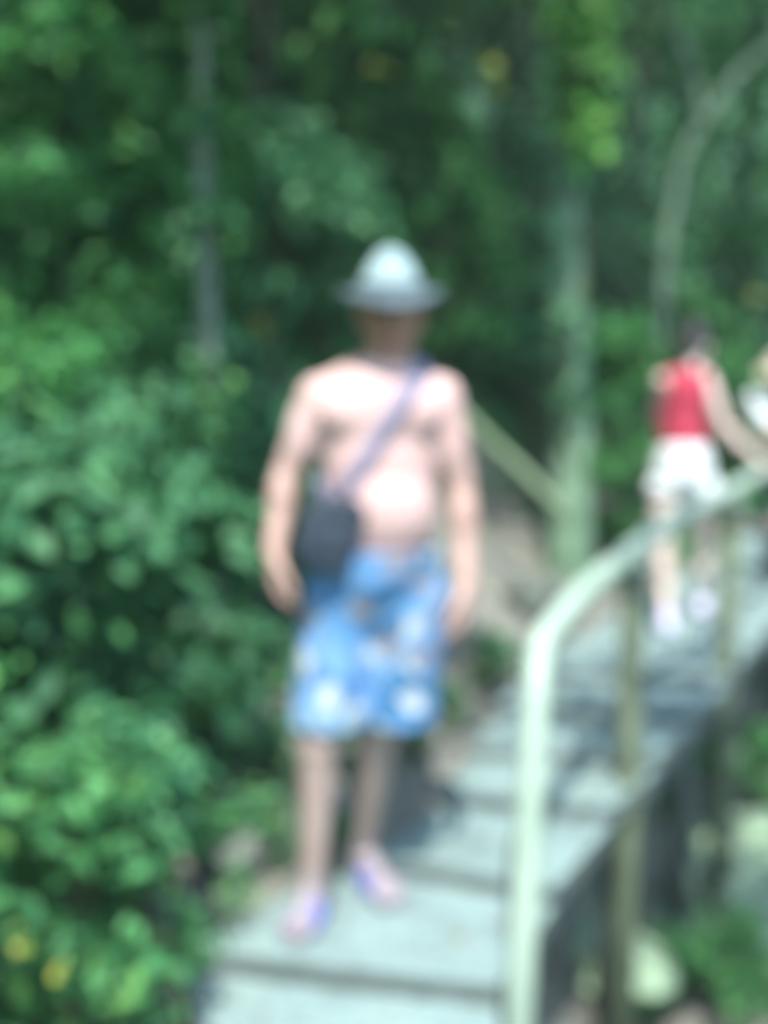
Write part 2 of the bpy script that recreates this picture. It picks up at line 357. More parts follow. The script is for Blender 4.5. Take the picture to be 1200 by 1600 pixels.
def stringer(side, inset):
    pts = LEFT[1:-1] if side < 0 else RIGHT[1:-1]
    bm = bmesh.new(); prev = None
    for k, (p, z) in enumerate(zip(pts, ZL[1:-1])):
        q = pts[min(k + 1, len(pts) - 1)]; p0 = pts[max(k - 1, 0)]
        d = Vector((q[0] - p0[0], q[1] - p0[1], 0)).normalized(); nrm = Vector((d.y, -d.x, 0)) * side
        a = Vector((p[0], p[1], 0)) - nrm * inset
        zt = z - .105
        ring = [bm.verts.new(a + nrm * ox + Vector((0, 0, zt + oz))) for ox, oz in ((-.03, 0), (.03, 0), (.03, -.16), (-.03, -.16))]
        if prev:
            for m_ in range(4): bm.faces.new((prev[m_], prev[(m_ + 1) % 4], ring[(m_ + 1) % 4], ring[m_]))
        else: bm.faces.new(ring[::-1])
        prev = ring
    bm.faces.new(prev); from_bm('stringer', bm, DECKSIDE, stair, smooth=False)
stringer(-1, .14); stringer(1, .10)
for x, y, z in ((.30, 1.7, -.05), (.42, 2.47, 0), (.88, 3.25, .12), (1.34, 3.95, .2), (1.9, 4.95, .22), (2.6, 6.1, .22)):
    g = gz(x, y) - .1; bm = bmesh.new(); tube(bm, [(x - .06, y, g), (x - .06, y, z - .11)], .045, 10)
    from_bm('support_post', bm, DECKSIDE, stair)

# ------------------------------------------------------------------ railing on the right side
rail = tag(empty('railing', (.46, 2.42, -.1)), 'pale green tubular metal handrail on posts along the right side of the stairs', 'railing')
RO = Vector((.46, 2.42, -.1))
def rp(px, py, d): return at(px, py, d=d) - RO
top = [(868, 975, 2.50), (905, 930, 2.68), (985, 862, 3.16), (1062, 808, 3.62), (1140, 768, 4.10), (1195, 738, 4.85), (1262, 722, 5.75), (1330, 708, 7.2)]
bot = [at(810, 1600, d=2.13), at(826, 1300, d=2.23), at(838, 1080, d=2.34)]
lowest = Vector((bot[0].x - .04, bot[0].y - .05, -1.35))
pts = [lowest - RO, bot[0] - RO, bot[1] - RO, bot[2] - RO, rp(843, 1020, 2.415), rp(850, 996, 2.44)] + [rp(*t) for t in top]
bm = bmesh.new(); tube(bm, smooth_path(pts, 7), .034, 18); from_bm('handrail', bm, PAINT, rail)
for tp, low, base in (((985, 866), 1500, 3.12), ((1140, 772), 1290, 4.06), ((1262, 724), 0, 5.70)):
    a = at(*tp, d=base + .03); x, y = a.x + .01, a.y
    g = gz(x, y) - .15; bm = bmesh.new()
    tube(bm, [Vector((x + .012, y, g)) - RO, Vector((x + .006, y, (g + a.z) / 2)) - RO, Vector((x, y, a.z - .006)) - RO], [.047, .044, .04], 14)
    p = from_bm('post', bm, WOODRAIL, rail)
    bm = bmesh.new()
    M = Matrix.Translation(Vector((x, y, a.z - .035)) - RO)
    bmesh.ops.create_cone(bm, cap_ends=True, segments=16, radius1=.052, radius2=.052, depth=.022, matrix=M)
    from_bm('collar', bm, PAINT, p)

# ------------------------------------------------------------------ people
def hand(bm, wrist, down, thumb, palm, s=1.0, curl=.5):
    """down: wrist to fingertips; thumb: towards the thumb side; palm: way the palm faces"""
    w = Vector(wrist); d = Vector(down).normalized(); t = Vector(thumb); t = (t - t.dot(d) * d).normalized()
    p = Vector(palm); p = (p - p.dot(d) * d - p.dot(t) * t).normalized()
    M = Matrix((t, p, d)).transposed()
    ball(bm, w + d * .05 * s, (.040 * s, .016 * s, .056 * s), M)
    ball(bm, w + d * .030 * s + t * .022 * s + p * .008 * s, (.018 * s, .015 * s, .034 * s), M)
    for k, (off, ln, r) in enumerate(((.031, .074, .0088), (.011, .083, .0092), (-.010, .076, .0088), (-.029, .060, .0078))):
        a = w + d * (.088 - abs(off - .008) * .25) * s + t * off * s
        dr = (d + t * off * 2.2).normalized()
        segs = (.45, .32, .23); ang = .18 * curl
        pr = a; rr = r * s
        for q, f in enumerate(segs):
            ang += curl * (.38, .55, .40)[q] * (1 + .10 * k)
            v = dr * math.cos(ang) + p * math.sin(ang)
            nx = pr + v * ln * f * s
            limb(bm, pr, rr, nx, rr * .92, 10); pr = nx; rr *= .93
    a = w + d * .022 * s + t * .028 * s
    b = a + (d * .65 + t * .62 + p * .35).normalized() * .042 * s
    c = b + (d * .92 + t * .22 + p * .38).normalized() * .032 * s
    e = c + (d * .95 + t * .0 + p * .42).normalized() * .026 * s
    limb(bm, a, .0135 * s, b, .0110 * s, 10); limb(bm, b, .0110 * s, c, .0098 * s, 10); limb(bm, c, .0098 * s, e, .0085 * s, 10)
def foot(bm, ankle, ball_, s=1.0):
    """bare foot from ankle to the ball of the foot, with toes"""
    a = Vector(ankle); b = Vector(ball_); d = Vector((b.x - a.x, b.y - a.y, 0)).normalized(); sd = Vector((d.y, -d.x, 0))
    gz_ = b.z
    heel = Vector((a.x, a.y, gz_ + .004)) - d * .035 * s
    ball(bm, heel, (.034 * s, .034 * s, .032 * s)); limb(bm, heel, .030 * s, a, .034 * s)
    limb(bm, a - Vector((0, 0, .02)), .036 * s, b + d * .0 + Vector((0, 0, .004)), .024 * s)
    for o in (-.022, 0, .022):
        limb(bm, heel + Vector((0, 0, -.004)), .024 * s, b + sd * o * s, .020 * s)
    return b, d, sd
def toes(bm, b, d, sd, inner, s=1.0):
    for k, (o, ln, r) in enumerate(((.034, .050, .0135), (.014, .050, .0098), (-.003, .045, .0092), (-.019, .038, .0088), (-.034, .029, .0085))):
        p = b + sd * o * inner * s + d * .006 + Vector((0, 0, -.004))
        q = p + d * ln * s + Vector((0, 0, -.003))
        limb(bm, p, r * s * 1.1, q, r * s, 10)
def head(bm, c, f, s=1.0, tilt=0.0, ears=True):
    """c: middle of the head, f: facing direction (horizontal)"""
    f = Vector((f[0], f[1], 0)).normalized(); r = Vector((-f.y, f.x, 0))
    fz = (f * math.cos(tilt) - Vector((0, 0, 1)) * math.sin(tilt)); up = r.cross(-fz) if False else (fz.cross(r)).normalized()
    if up.z < 0: up = -up
    M = Matrix((r, fz, up)).transposed()
    P = lambda x, y, z: Vector(c) + (r * x + fz * y + up * z) * s
    ball(bm, P(0, -.012, .035), (.076 * s, .094 * s, .085 * s), M)
    ball(bm, P(0, .018, -.03), (.060 * s, .068 * s, .070 * s), M)
    ball(bm, P(0, .038, -.085), (.034 * s, .034 * s, .026 * s), M)       # chin
    for q in (-1, 1):
        limb(bm, P(q * .052, -.012, -.06), .022 * s, P(q * .020, .045, -.092), .018 * s, 12)   # jaw
        ball(bm, P(q * .036, .058, -.022), (.022 * s, .018 * s, .020 * s), M)     # cheek
        limb(bm, P(q * .012, .083, .022), .009 * s, P(q * .045, .070, .022), .009 * s, 10)  # brow
        ball(bm, P(q * .031, .068, .002), (.014 * s, .013 * s, .012 * s), M)      # eye
        if ears:
            ball(bm, P(q * .068, -.016, -.012), (.012 * s, .030 * s, .040 * s), M)
            ball(bm, P(q * .078, -.008, -.008), (.010 * s, .018 * s, .031 * s), M); ball(bm, P(q * .074, .0, -.030), (.009 * s, .010 * s, .012 * s), M)
        ball(bm, P(q * .011, .094, -.034), (.009 * s, .010 * s, .008 * s), M)
    limb(bm, P(0, .084, .012), .008 * s, P(0, .104, -.028), .0115 * s, 12)     # nose
    ball(bm, P(0, .083, -.055), (.023 * s, .010 * s, .006 * s), M); ball(bm, P(0, .081, -.066), (.020 * s, .010 * s, .007 * s), M)
    return P, M
# ---- the shirtless man
MB = Vector((-.06, 2.56, 0)); D0 = 2.56
def W(px, py, d=D0): return at(px, py, d=d) - MB
def Wz(px, py, z): return at(px, py, z=z) - MB
man = tag(empty('person', MB), 'shirtless man in blue floral shorts and white sun hat standing on the walkway', 'person')
NK = W(601, 572); HIP = W(588, 918); HC = W(610, 487, D0 - .035)
SHL, SHR = W(495, 616), W(692, 616)
ELL, ELR = W(445, 750, D0 + .01), W(722, 772, D0 + .01)
WRL, WRR = W(428, 864, D0 - .06), W(728, 914, D0 - .06)
HJL, HJR = W(541, 935), W(634, 935)
KNL, KNR = W(497, 1168, D0 - .06), W(590, 1160, D0 + .02)
ANL, ANR = Wz(489, 1382, .088), Wz(567, 1325, .088)
BLL, BLR = Wz(468, 1436, .034), Wz(603, 1386, .034)
def fuse(bm, voxel, it):
    me = remesh(bm, voxel, it); b = bmesh.new(); b.from_mesh(me); bpy.data.meshes.remove(me); return b
bm = bmesh.new()
CH = W(595, 668); BE = W(598, 795, D0 - .02)
ball(bm, W(595, 650), (.168, .108, .165)); ball(bm, W(594, 725), (.150, .112, .17))
ball(bm, BE, (.146, .112, .160)); ball(bm, W(592, 890), (.158, .120, .12))
limb(bm, HJL, .100, HJR, .100)
el_ = {-1: ELL, 1: ELR}
for q, sh in ((-1, SHL), (1, SHR)):
    ball(bm, CH + Vector((q * .074, -.062, .040)), (.086, .042, .070))         # pectoral
    limb(bm, NK + Vector((q * .03, .015, .0)), .046, sh + Vector((-q * .03, 0, .002)), .052)   # trapezius to shoulder
    limb(bm, sh + Vector((-q * .012, 0, -.004)), .050, sh.lerp(el_[q], .45), .047)
    limb(bm, sh + Vector((-q * .05, .0, -.03)), .062, CH + Vector((q * .085, .01, -.10)), .07)
    limb(bm, NK + Vector((q * .015, -.045, -.04)), .014, sh + Vector((-q * .03, -.040, .016)), .016, 10)   # collar bone
limb(bm, NK + Vector((0, .02, -.05)), .064, HC + Vector((0, .01, -.06)), .056)
for sh, el, wr, q in ((SHL, ELL, WRL, -1), (SHR, ELR, WRR, 1)):
    limb(bm, sh, .050, el, .037); m = sh.lerp(el, .5); ball(bm, m + Vector((0, -.008, 0)), (.040, .044, .095))
    limb(bm, el, .037, wr, .026); ball(bm, el.lerp(wr, .28), (.040, .042, .085))
for hj, kn, an in ((HJL, KNL, ANL), (HJR, KNR, ANR)):
    limb(bm, hj, .090, kn, .056); limb(bm, kn, .054, an, .034)
    ball(bm, kn + Vector((0, -.016, 0)), (.047, .045, .052)); ball(bm, kn.lerp(an, .30) + Vector((0, .020, 0)), (.052, .050, .11))
bm = fuse(bm, .008, 26)
for sh, el, wr, q in ((SHL, ELL, WRL, -1), (SHR, ELR, WRR, 1)):
    limb(bm, el.lerp(wr, .7), .030, wr, .026)
    hand(bm, wr, (q * -.02, -.10, -1), (-.3 * q, -1, 0), (-q, .15, 0), 1.0, .75)
for kn, an, bl, inner in ((KNL, ANL, BLL, 1), (KNR, ANR, BLR, -1)):
    b, d, sd = foot(bm, an, bl); toes(bm, b, d, sd, inner * (-1 if inner > 0 else -1))
    ball(bm, an + Vector((.026, 0, .0)), .014); ball(bm, an + Vector((-.026, 0, .0)), .014); limb(bm, kn.lerp(an, .8), .036, an, .033)
HP, HM = head(bm, HC, (.06, -1), 1.0, .10)
me = remesh(bm, .0045, 4)
me.name = 'body'
mid = (SHL.x + SHR.x) / 2
armf = lambda C: np.clip((abs(C[:, 0] - mid) - .168) / .02, 0, 1) * np.clip((SHL.z - .10 - C[:, 2]) / .14, 0, 1) * (C[:, 2] > .72)
tint(me, (.70, .50, .475), [
    (lambda C: (.60 - C[:, 2]) / .1, (.38, .30, .27)), (lambda C: (.17 - C[:, 2]) / .10, (.31, .28, .31)),
    (armf, (.58, .40, .345)),
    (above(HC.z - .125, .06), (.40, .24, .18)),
    (spot(CH + Vector((-.080, -.112, .02)), .015), (.42, .20, .18)), (spot(CH + Vector((.080, -.112, .02)), .015), (.42, .20, .18)),
    (spot(BE + Vector((0, -.122, -.035)), .009), (.35, .20, .16)),
    (spot(HP(0, .090, -.060), 1.0, .5, (.024, .02, .010)), (.30, .11, .10)),
    (spot(HP(-.031, .080, .002), 1.0, .3, (.012, .02, .006)), (.34, .33, .32)), (spot(HP(.031, .080, .002), 1.0, .3, (.012, .02, .006)), (.34, .33, .32)),
    (spot(HP(-.031, .083, .002), .0065), (.03, .02, .015)), (spot(HP(.031, .083, .002), .0065), (.03, .02, .015)),
    (spot(HP(-.030, .078, .024), 1.0, .5, (.022, .02, .006)), (.08, .06, .045)), (spot(HP(.030, .078, .024), 1.0, .5, (.022, .02, .006)), (.08, .06, .045))])
body = mobj('body', me, [SKIN], man)
BV = BVHTree.FromPolygons([v.co for v in me.vertices], [p.vertices for p in me.polygons])

def shorts(name, parts, hemz, topz, mat, parent, voxel=.009, wr=.006, ws=9):
    """loose shorts: fused shell, opened at hems and waist"""
    bm = bmesh.new()
    for f in parts: f(bm)
    me = remesh(bm, voxel, 4)
    b2 = bmesh.new(); b2.from_mesh(me); bpy.data.meshes.remove(me)
    for v in b2.verts:
        v.co += v.normal * (n3(v.co, ws) * wr + n3((v.co.x * 2.5, v.co.y * 2.5, v.co.z * .6), ws) * wr)
    for z, nz in ((hemz, 1), (topz, -1)):
        bmesh.ops.bisect_plane(b2, geom=b2.verts[:] + b2.edges[:] + b2.faces[:], plane_co=(0, 0, z), plane_no=(0, 0, -nz), clear_outer=True)
    me = bpy.data.meshes.new(name); b2.to_mesh(me); b2.free()
    o = mobj(name, me, mat, parent); s = o.modifiers.new('t', 'SOLIDIFY'); s.thickness = .004; s.offset = 1
    return o
hemz = W(500, 1122).z; topz = W(590, 852).z
kl, kr = W(505, 1165, D0 - .03), W(622, 1160, D0)
def leg_shape(hj, lo):
    return lambda b: (limb(b, hj + Vector((0, 0, .0)), .112, lo, .099), None)
shorts('shorts', [lambda b: ball(b, W(588, 895), (.166, .136, .16)), leg_shape(HJL + Vector((-.008, 0, 0)), kl), leg_shape(HJR + Vector((-.004, 0, 0)), kr),
                  lambda b: limb(b, W(592, 880), .15, W(592, 840), .155), lambda b: limb(b, HJL, .118, HJR, .118)], hemz, topz, SHORTS, man)

# sun hat: soft crown and a drooping brim
def lathe(name, prof, mat, parent, c, M, sx=1.0, sy=1.0, seg=56, wav=None, thick=.003):
    bm = bmesh.new(); rings = []
    for r, z in prof:
        ring = []
        for k in range(seg):
            a = k * 2 * math.pi / seg; zz = z + (wav(a, r) if wav else 0)
            ring.append(bm.verts.new(Vector(c) + M @ Vector((math.cos(a) * r * sx, math.sin(a) * r * sy, zz))))
        rings.append(ring)
    for a, b in zip(rings, rings[1:]):
        for k in range(seg): bm.faces.new((a[k], a[(k + 1) % seg], b[(k + 1) % seg], b[k]))
    if prof[-1][0] < .02: bm.faces.new(rings[-1])
    o = from_bm(name, bm, mat, parent)
    if thick: s = o.modifiers.new('t', 'SOLIDIFY'); s.thickness = thick; s.offset = 0
    return o
hc = HP(0, -.010, .052)
bw = lambda a, r: (r - .088) * (.34 * math.cos(2 * a) + .06 * math.sin(3 * a + 1) + .04)
hat = lathe('hat', [(.086, .0), (.080, .020), (.067, .045), (.052, .068), (.038, .085), (.024, .095), (.012, .101), (.003, .102)], HAT_W, man, hc, HM, .96, 1.14,
            wav=lambda a, r: (.004 * math.sin(5 * a) + .003 * math.sin(9 * a + 1)) * (.8 if r < .07 else .2))
lathe('band', [(.0880, .002), (.0855, .012), (.0825, .020)], HAT_B, hat, hc, HM, .96, 1.14, thick=.002)
lathe('brim', [(.0885, .003), (.105, -.003), (.122, -.011), (.134, -.018), (.139, -.021)], [HAT_B], hat, hc, HM, 1.0, 1.08, wav=bw)
lathe('lining', [(.0885, -.0005), (.105, -.0065), (.121, -.0145), (.133, -.021)], [HAT_U], hat, hc, HM, 1.0, 1.08, wav=bw, thick=.001)
# short grey hair showing under the hat
bm = bmesh.new(); 
for q in (-1, 1):
    ball(bm, HP(q * .066, -.030, .020), (.014, .045, .035), HM)
ball(bm, HP(0, -.085, .0), (.060, .020, .050), HM)
hm = remesh(bm, .005, 3); mobj('hair', hm, GREYHAIR, man)

# sandals
def sandal(an, bl, parent, strapmat, solemat, s=1.0, kind='sandal'):
    a = Vector(an); b = Vector(bl); d = Vector((b.x - a.x, b.y - a.y, 0)).normalized(); sd = Vector((d.y, -d.x, 0))
    z0 = b.z - .034 * s; heel = Vector((a.x, a.y, z0)) - d * .072 * s; L = ((b - a).dot(d) + .135 * s)
    prof = [(0, .018), (.08, .031), (.22, .034), (.45, .033), (.65, .043), (.80, .048), (.92, .040), (1, .020)]
    bm = bmesh.new(); top = []; botr = []
    for side in (1, -1):
        for t, wd in (prof if side > 0 else prof[::-1]):
            p = heel + d * t * L + sd * side * wd * s
            top.append(bm.verts.new(p + Vector((0, 0, .016)))); botr.append(bm.verts.new(p + Vector((0, 0, .002))))
    bm.faces.new(top); bm.faces.new(botr[::-1]); n = len(top)
    for k in range(n): bm.faces.new((top[k], top[(k + 1) % n], botr[(k + 1) % n], botr[k]))
    so_ = from_bm(kind, bm, solemat, parent, smooth=False)
    for t, wd, h, lean in ((.50, .044, .070, .02), (.70, .049, .046, .012)):
        bm = bmesh.new(); prev = None; pb = heel + d * t * L
        for k in range(15):
            an_ = math.pi * k / 14; x = math.cos(an_) * wd * s; z = .010 + math.sin(an_) * h * s
            c = pb + sd * x + Vector((0, 0, z)) + d * lean * 0
            r_ = [bm.verts.new(c - d * .024 * s), bm.verts.new(c + d * .022 * s - Vector((0, 0, .010 * math.sin(an_))))]
            if prev: bm.faces.new((prev[0], prev[1], r_[1], r_[0]))
            prev = r_
        st = from_bm('strap', bm, strapmat, so_); m_ = st.modifiers.new('t', 'SOLIDIFY'); m_.thickness = .004; m_.offset = 1
sandal(ANL, BLL, man, SANDAL, SOLE); sandal(ANR, BLR, man, SANDAL, SOLE)

# ---- shoulder bag worn across his body
def rbox(bm, dims, M, p=.45, cuts=9):
    c = bmesh.ops.create_cube(bm, size=2); vs = c['verts']
    bmesh.ops.subdivide_edges(bm, edges=list({e for v in vs for e in v.link_edges}), cuts=cuts, use_grid_fill=True)
    for v in bm.verts:
        if v.tag: continue
        d = v.co.normalized(); q = 1 / (sum(abs(t) ** 4.5 for t in d) ** (1 / 4.5)); v.co = M @ Vector((d.x * q * dims[0] / 2, d.y * q * dims[1] / 2, d.z * q * dims[2] / 2)); v.tag = True
BC = W(517, 832, D0 - .125)
bag = tag(empty('shoulder_bag', MB + BC), 'dark navy shoulder bag at the hip of the shirtless man on a grey strap', 'bag')
bm = bmesh.new(); rot = Matrix.Rotation(R(20), 3, 'Y') @ Matrix.Rotation(R(18), 3, 'Z')
rbox(bm, (.152, .085, .200), rot.to_4x4()); bm.normal_update()
for v in bm.verts: v.co += v.normal * (n3(v.co, 18) * .006 + n3(v.co, 45) * .002)
from_bm('pouch', bm, BAGM, bag)
bm = bmesh.new(); rbox(bm, (.118, .034, .110), Matrix.Translation(rot @ Vector((0, -.042, -.034))) @ rot.to_4x4()); bm.normal_update()
for v in bm.verts: v.co += v.normal * n3(v.co, 25) * .004
from_bm('front_pocket', bm, BAGM, bag)
bm = bmesh.new(); tube(bm, [rot @ Vector((-.055, -.043, .062)), rot @ Vector((0, -.0445, .066)), rot @ Vector((.055, -.043, .062))], .0028, 8); from_bm('zipper', bm, BAGZ, bag)
def strap_path():
    front = []; n = 16
    for k in range(n + 1):
        t = k / n; px = 657 + (540 - 657) * t; py = 582 + (765 - 582) * t
        p = W(px, py)
        h = BV.ray_cast(Vector((p.x, -1.2, p.z)), Vector((0, 1, 0)))[0]
        if h: front.append(h + Vector((0, -.008, .002)))
    back = []
    for k in range(n + 1):
        t = k / n; p = W(657 + (500 - 657) * t, 582 + (790 - 582) * t)
        h = BV.ray_cast(Vector((p.x, 1.2, p.z)), Vector((0, -1, 0)))[0]
        if h: back.append(h + Vector((0, .006, 0)))
    x0 = front[0]; over = []
    for k in range(1, 6):
        y = x0.y + (back[0].y - x0.y) * k / 6; x = x0.x + (back[0].x - x0.x) * k / 6
        h = BV.ray_cast(Vector((x, y, NK.z + .075)), Vector((0, 0, -1)))[0]
        # stay on the shoulder, not on the head
        if h and h.z < NK.z + .08: over.append(h + Vector((0, 0, .010)))
    e_f = BC + rot @ Vector((.070, -.012, .100)); e_b = BC + rot @ Vector((-.070, .030, .100))
    return [e_b] + back[::-1] + over[::-1] + front + [e_f]
path = strap_path()
sp = [p - BC for p in path]; sp = smooth_path(sp, 2)
bm = bmesh.new(); prev = None
BCv = Vector((0, 0, CH.z)) 
for i, p in enumerate(sp):
    t = (sp[min(i + 1, len(sp) - 1)] - sp[max(i - 1, 0)]).normalized()
    q = BV.find_nearest(p + BC); nrm = (p + BC - q[0]).normalized() if q[0] and (p + BC - q[0]).length > .002 else q[1]
    s_ = t.cross(nrm).normalized() * .021
    if prev is not None and s_.dot(last_s) < 0: s_ = -s_
    last_s = s_
    r_ = [bm.verts.new(p - s_), bm.verts.new(p + s_)]
    if prev: bm.faces.new((prev[0], prev[1], r_[1], r_[0]))
    prev = r_
o = from_bm('strap', bm, STRAP, bag); m_ = o.modifiers.new('t', 'SOLIDIFY'); m_.thickness = .004; m_.offset = 0

# ---- woman in a red tank top, further up, one hand on the rail
FB = Vector((1.60, 4.93, .22)); DW = 4.93
def V_(px, py, d=DW): return at(px, py, d=d) - FB
woman = tag(empty('person', FB), 'person in red tank top and white shorts with one hand on the rail', 'person')
bm = bmesh.new()
hip = V_(1066, 745); nk = V_(1080, 572, DW + .05); ch = V_(1068, 618, DW + .03); hd = V_(1083, 542, DW + .12)
sL, sR = V_(1036, 596, DW), V_(1103, 592, DW + .06)
ball(bm, ch, (.125, .095, .13)); ball(bm, ch + Vector((-.01, -.0, -.12)), (.108, .085, .13)); ball(bm, hip + Vector((0, 0, .05)), (.145, .11, .12)); limb(bm, ch, .09, hip, .10)
jl, jr = V_(1040, 765), V_(1094, 765)
kl2, kr2 = V_(1034, 872, DW - .05), V_(1098, 862, DW + .10)
al2, ar2 = at(1042, 962, z=.31) - FB, at(1097, 938, z=.31) - FB
bl2, br2 = al2 + Vector((.02, .11, -.056)), ar2 + Vector((.05, .11, -.056))
for j, k_, a_, b_ in ((jl, kl2, al2, bl2), (jr, kr2, ar2, br2)):
    limb(bm, j, .080, k_, .047); limb(bm, k_, .046, a_, .029); ball(bm, k_.lerp(a_, .3) + Vector((0, -.018, 0)), (.042, .042, .085))
    b, d, sd = foot(bm, a_, b_, .88); toes(bm, b, d, sd, 1, .88)
limb(bm, sL, .043, sR, .043); limb(bm, nk + Vector((0, 0, -.04)), .046, hd, .042)
hR = at(1190, 722, d=4.80) - FB; eR = V_(1131, 668, DW - .02)
limb(bm, sR, .043, eR, .032); limb(bm, eR, .033, hR, .022); ball(bm, eR.lerp(hR, .25), (.034, .034, .05))
hand(bm, hR, (.85, -.1, -.25), (0, -1, .2), (0, 0, -1), .9, 1.3)
eL = V_(1024, 655, DW + .10); hL = V_(1040, 690, DW + .22)
limb(bm, sL, .043, eL, .032); limb(bm, eL, .032, hL, .023); hand(bm, hL, (.5, .5, -.4), (0, .2, 1), (1, 0, 0), .88, .6)
WP, WM = head(bm, hd, (.35, 1), .92, .35)
mew = remesh(bm, .006, 4); mew.name = 'body'; tint(mew, (.66, .57, .51), [(spot(WP(0, .088, -.058), .015), (.4, .12, .12))]); mobj('body', mew, SKIN, woman)
# red tank top
def shell(name, fs, planes, mat, parent, voxel=.007, wr=.004):
    bm = bmesh.new()
    for f in fs: f(bm)
    me = remesh(bm, voxel, 3); b2 = bmesh.new(); b2.from_mesh(me); bpy.data.meshes.remove(me)
    for v in b2.verts: v.co += v.normal * n3(v.co, 12) * wr
    for co, no in planes: bmesh.ops.bisect_plane(b2, geom=b2.verts[:] + b2.edges[:] + b2.faces[:], plane_co=co, plane_no=no, clear_outer=True)
    me = bpy.data.meshes.new(name); b2.to_mesh(me); b2.free(); o = mobj(name, me, mat, parent)
    s = o.modifiers.new('t', 'SOLIDIFY'); s.thickness = .004; s.offset = 1
    return o
shell('tank_top', [lambda b: ball(b, ch, (.128, .104, .14)), lambda b: ball(b, ch + Vector((-.01, 0, -.12)), (.114, .100, .15)), lambda b: limb(b, ch + Vector((-.005, 0, -.05)), .10, hip + Vector((0, 0, .05)), .122),
                   lambda b: limb(b, ch + Vector((-.06, 0, .04)), .05, sL + Vector((.03, 0, .015)), .040), lambda b: limb(b, ch + Vector((.06, 0, .04)), .05, sR + Vector((-.035, 0, .015)), .040)],
      [((0, 0, V_(1066, 702).z), (0, 0, -1)), ((0, 0, V_(1066, 574).z), (0, 0, 1))], RED, woman)
shell('shorts', [lambda b: ball(b, hip + Vector((0, 0, .03)), (.150, .122, .15)), lambda b: limb(b, jl, .092, V_(1038, 800), .090), lambda b: limb(b, jr, .092, V_(1098, 800), .090), lambda b: limb(b, hip + Vector((0, 0, .02)), .135, hip + Vector((0, 0, .1)), .13)],
      [((0, 0, V_(1066, 769).z), (0, 0, -1)), ((0, 0, V_(1066, 694).z), (0, 0, 1))], WHITE, woman)
bm = bmesh.new(); ball(bm, WP(0, -.022, .045), (.080, .092, .085), WM); ball(bm, WP(0, -.07, 0), (.064, .045, .07), WM); ball(bm, WP(0, -.115, .02), .028)
limb(bm, WP(0, -.12, .01), .026, WP(.02, -.13, -.12), .012)
hm = remesh(bm, .006, 2); mobj('hair', hm, HAIR, woman)
for a_, b_ in ((al2, bl2), (ar2, br2)):
    d = Vector((b_.x - a_.x, b_.y - a_.y, 0)).normalized(); bm = bmesh.new()
    he = Vector((a_.x, a_.y, b_.z + .01)) - d * .04
    limb(bm, he, .038, b_ + d * .03 + Vector((0, 0, .002)), .034); limb(bm, he, .038, a_ + Vector((0, 0, .0)), .038); limb(bm, a_ + Vector((0, 0, -.01)), .04, b_, .036)
    ms = remesh(bm, .007, 3)
    for v in ms.vertices: v.co.z = max(v.co.z, .003)
    mobj('shoe', ms, SHOE, woman)

# ---- third person, cut by the right edge of the photo: white shirt and straw hat
TB = Vector((2.53, 6.15, .15)); DT = 6.15
def T_(x, y, z): return Vector((x, y, z))
third = tag(empty('person', TB, R(0)), 'person in white shirt and pale straw hat cut off by the right edge', 'person')
bm = bmesh.new()
ch3, hp3, hd3 = T_(0, .0, 1.14), T_(.10, .05, .84), T_(-.05, -.10, 1.37)
s3l, s3r = T_(-.17, -.02, 1.22), T_(.17, -.02, 1.22)
ball(bm, ch3, (.15, .105, .16)); ball(bm, hp3, (.15, .11, .13)); limb(bm, ch3, .11, hp3, .115); limb(bm, s3l, .048, s3r, .048); limb(bm, ch3 + T_(0, 0, .08), .055, hd3, .048)
for q in (-1, 1):
    j = hp3 + T_(q * .08, 0, -.05); k_ = T_(.10 + q * .09, -.02, .44); a_ = T_(.10 + q * .10, .03, .085)
    limb(bm, j, .085, k_, .052); limb(bm, k_, .05, a_, .034); b_ = a_ + T_(.01, -.12, -.053); b, d, sd = foot(bm, a_, b_); toes(bm, b, d, sd, 1)
for q, s_ in ((-1, s3l), (1, s3r)):
    e_ = s_ + T_(q * .05, -.05, -.26) if q > 0 else s_ + T_(.06, -.14, -.22); w_ = e_ + (T_(-.02, -.16, -.14) if q > 0 else T_(.16, -.12, -.02))
    limb(bm, s_, .044, e_, .036); limb(bm, e_, .036, w_, .025); hand(bm, w_, (.3 * -q, -.8, -.4), (-q, 0, .3), (0, 0, -1), .95, .8)
TP, TM = head(bm, hd3, (-.25, -1), .97, .25)
m3 = remesh(bm, .007, 4); m3.name = 'body'; tint(m3, (.50, .36, .29), [(spot(TP(0, .088, -.058), .015), (.4, .12, .12))]); mobj('body', m3, SKIN, third)
shell('shirt', [lambda b: ball(b, ch3, (.168, .125, .17)), lambda b: limb(b, ch3, .128, hp3, .135), lambda b: limb(b, s3l, .064, s3r, .064),
                lambda b: limb(b, s3l, .062, s3l + T_(.035, -.08, -.13), .058), lambda b: limb(b, s3r, .062, s3r + T_(.03, -.03, -.15), .058)],
      [((0, 0, .90), (0, 0, -1)), ((0, 0, 1.275), (0, 0, 1))], WHITE, third)
shell('trousers', [lambda b: ball(b, hp3, (.165, .13, .14)), lambda b: limb(b, hp3 + T_(-.08, 0, -.05), .10, T_(.0, 0, .13), .065), lambda b: limb(b, hp3 + T_(.08, 0, -.05), .10, T_(.2, 0, .13), .065)],
      [((0, 0, .12), (0, 0, -1)), ((0, 0, .90), (0, 0, 1))], NAVY, third)
h3 = lathe('hat', [(.098, 0), (.094, .04), (.082, .075), (.05, .092), (.01, .095)], STRAW, third, TP(0, -.01, .050), TM, 1, 1.13)
lathe('brim', [(.097, .002), (.12, -.004), (.135, -.012), (.145, -.018)], STRAW, h3, TP(0, -.01, .050), TM, 1, 1.08)

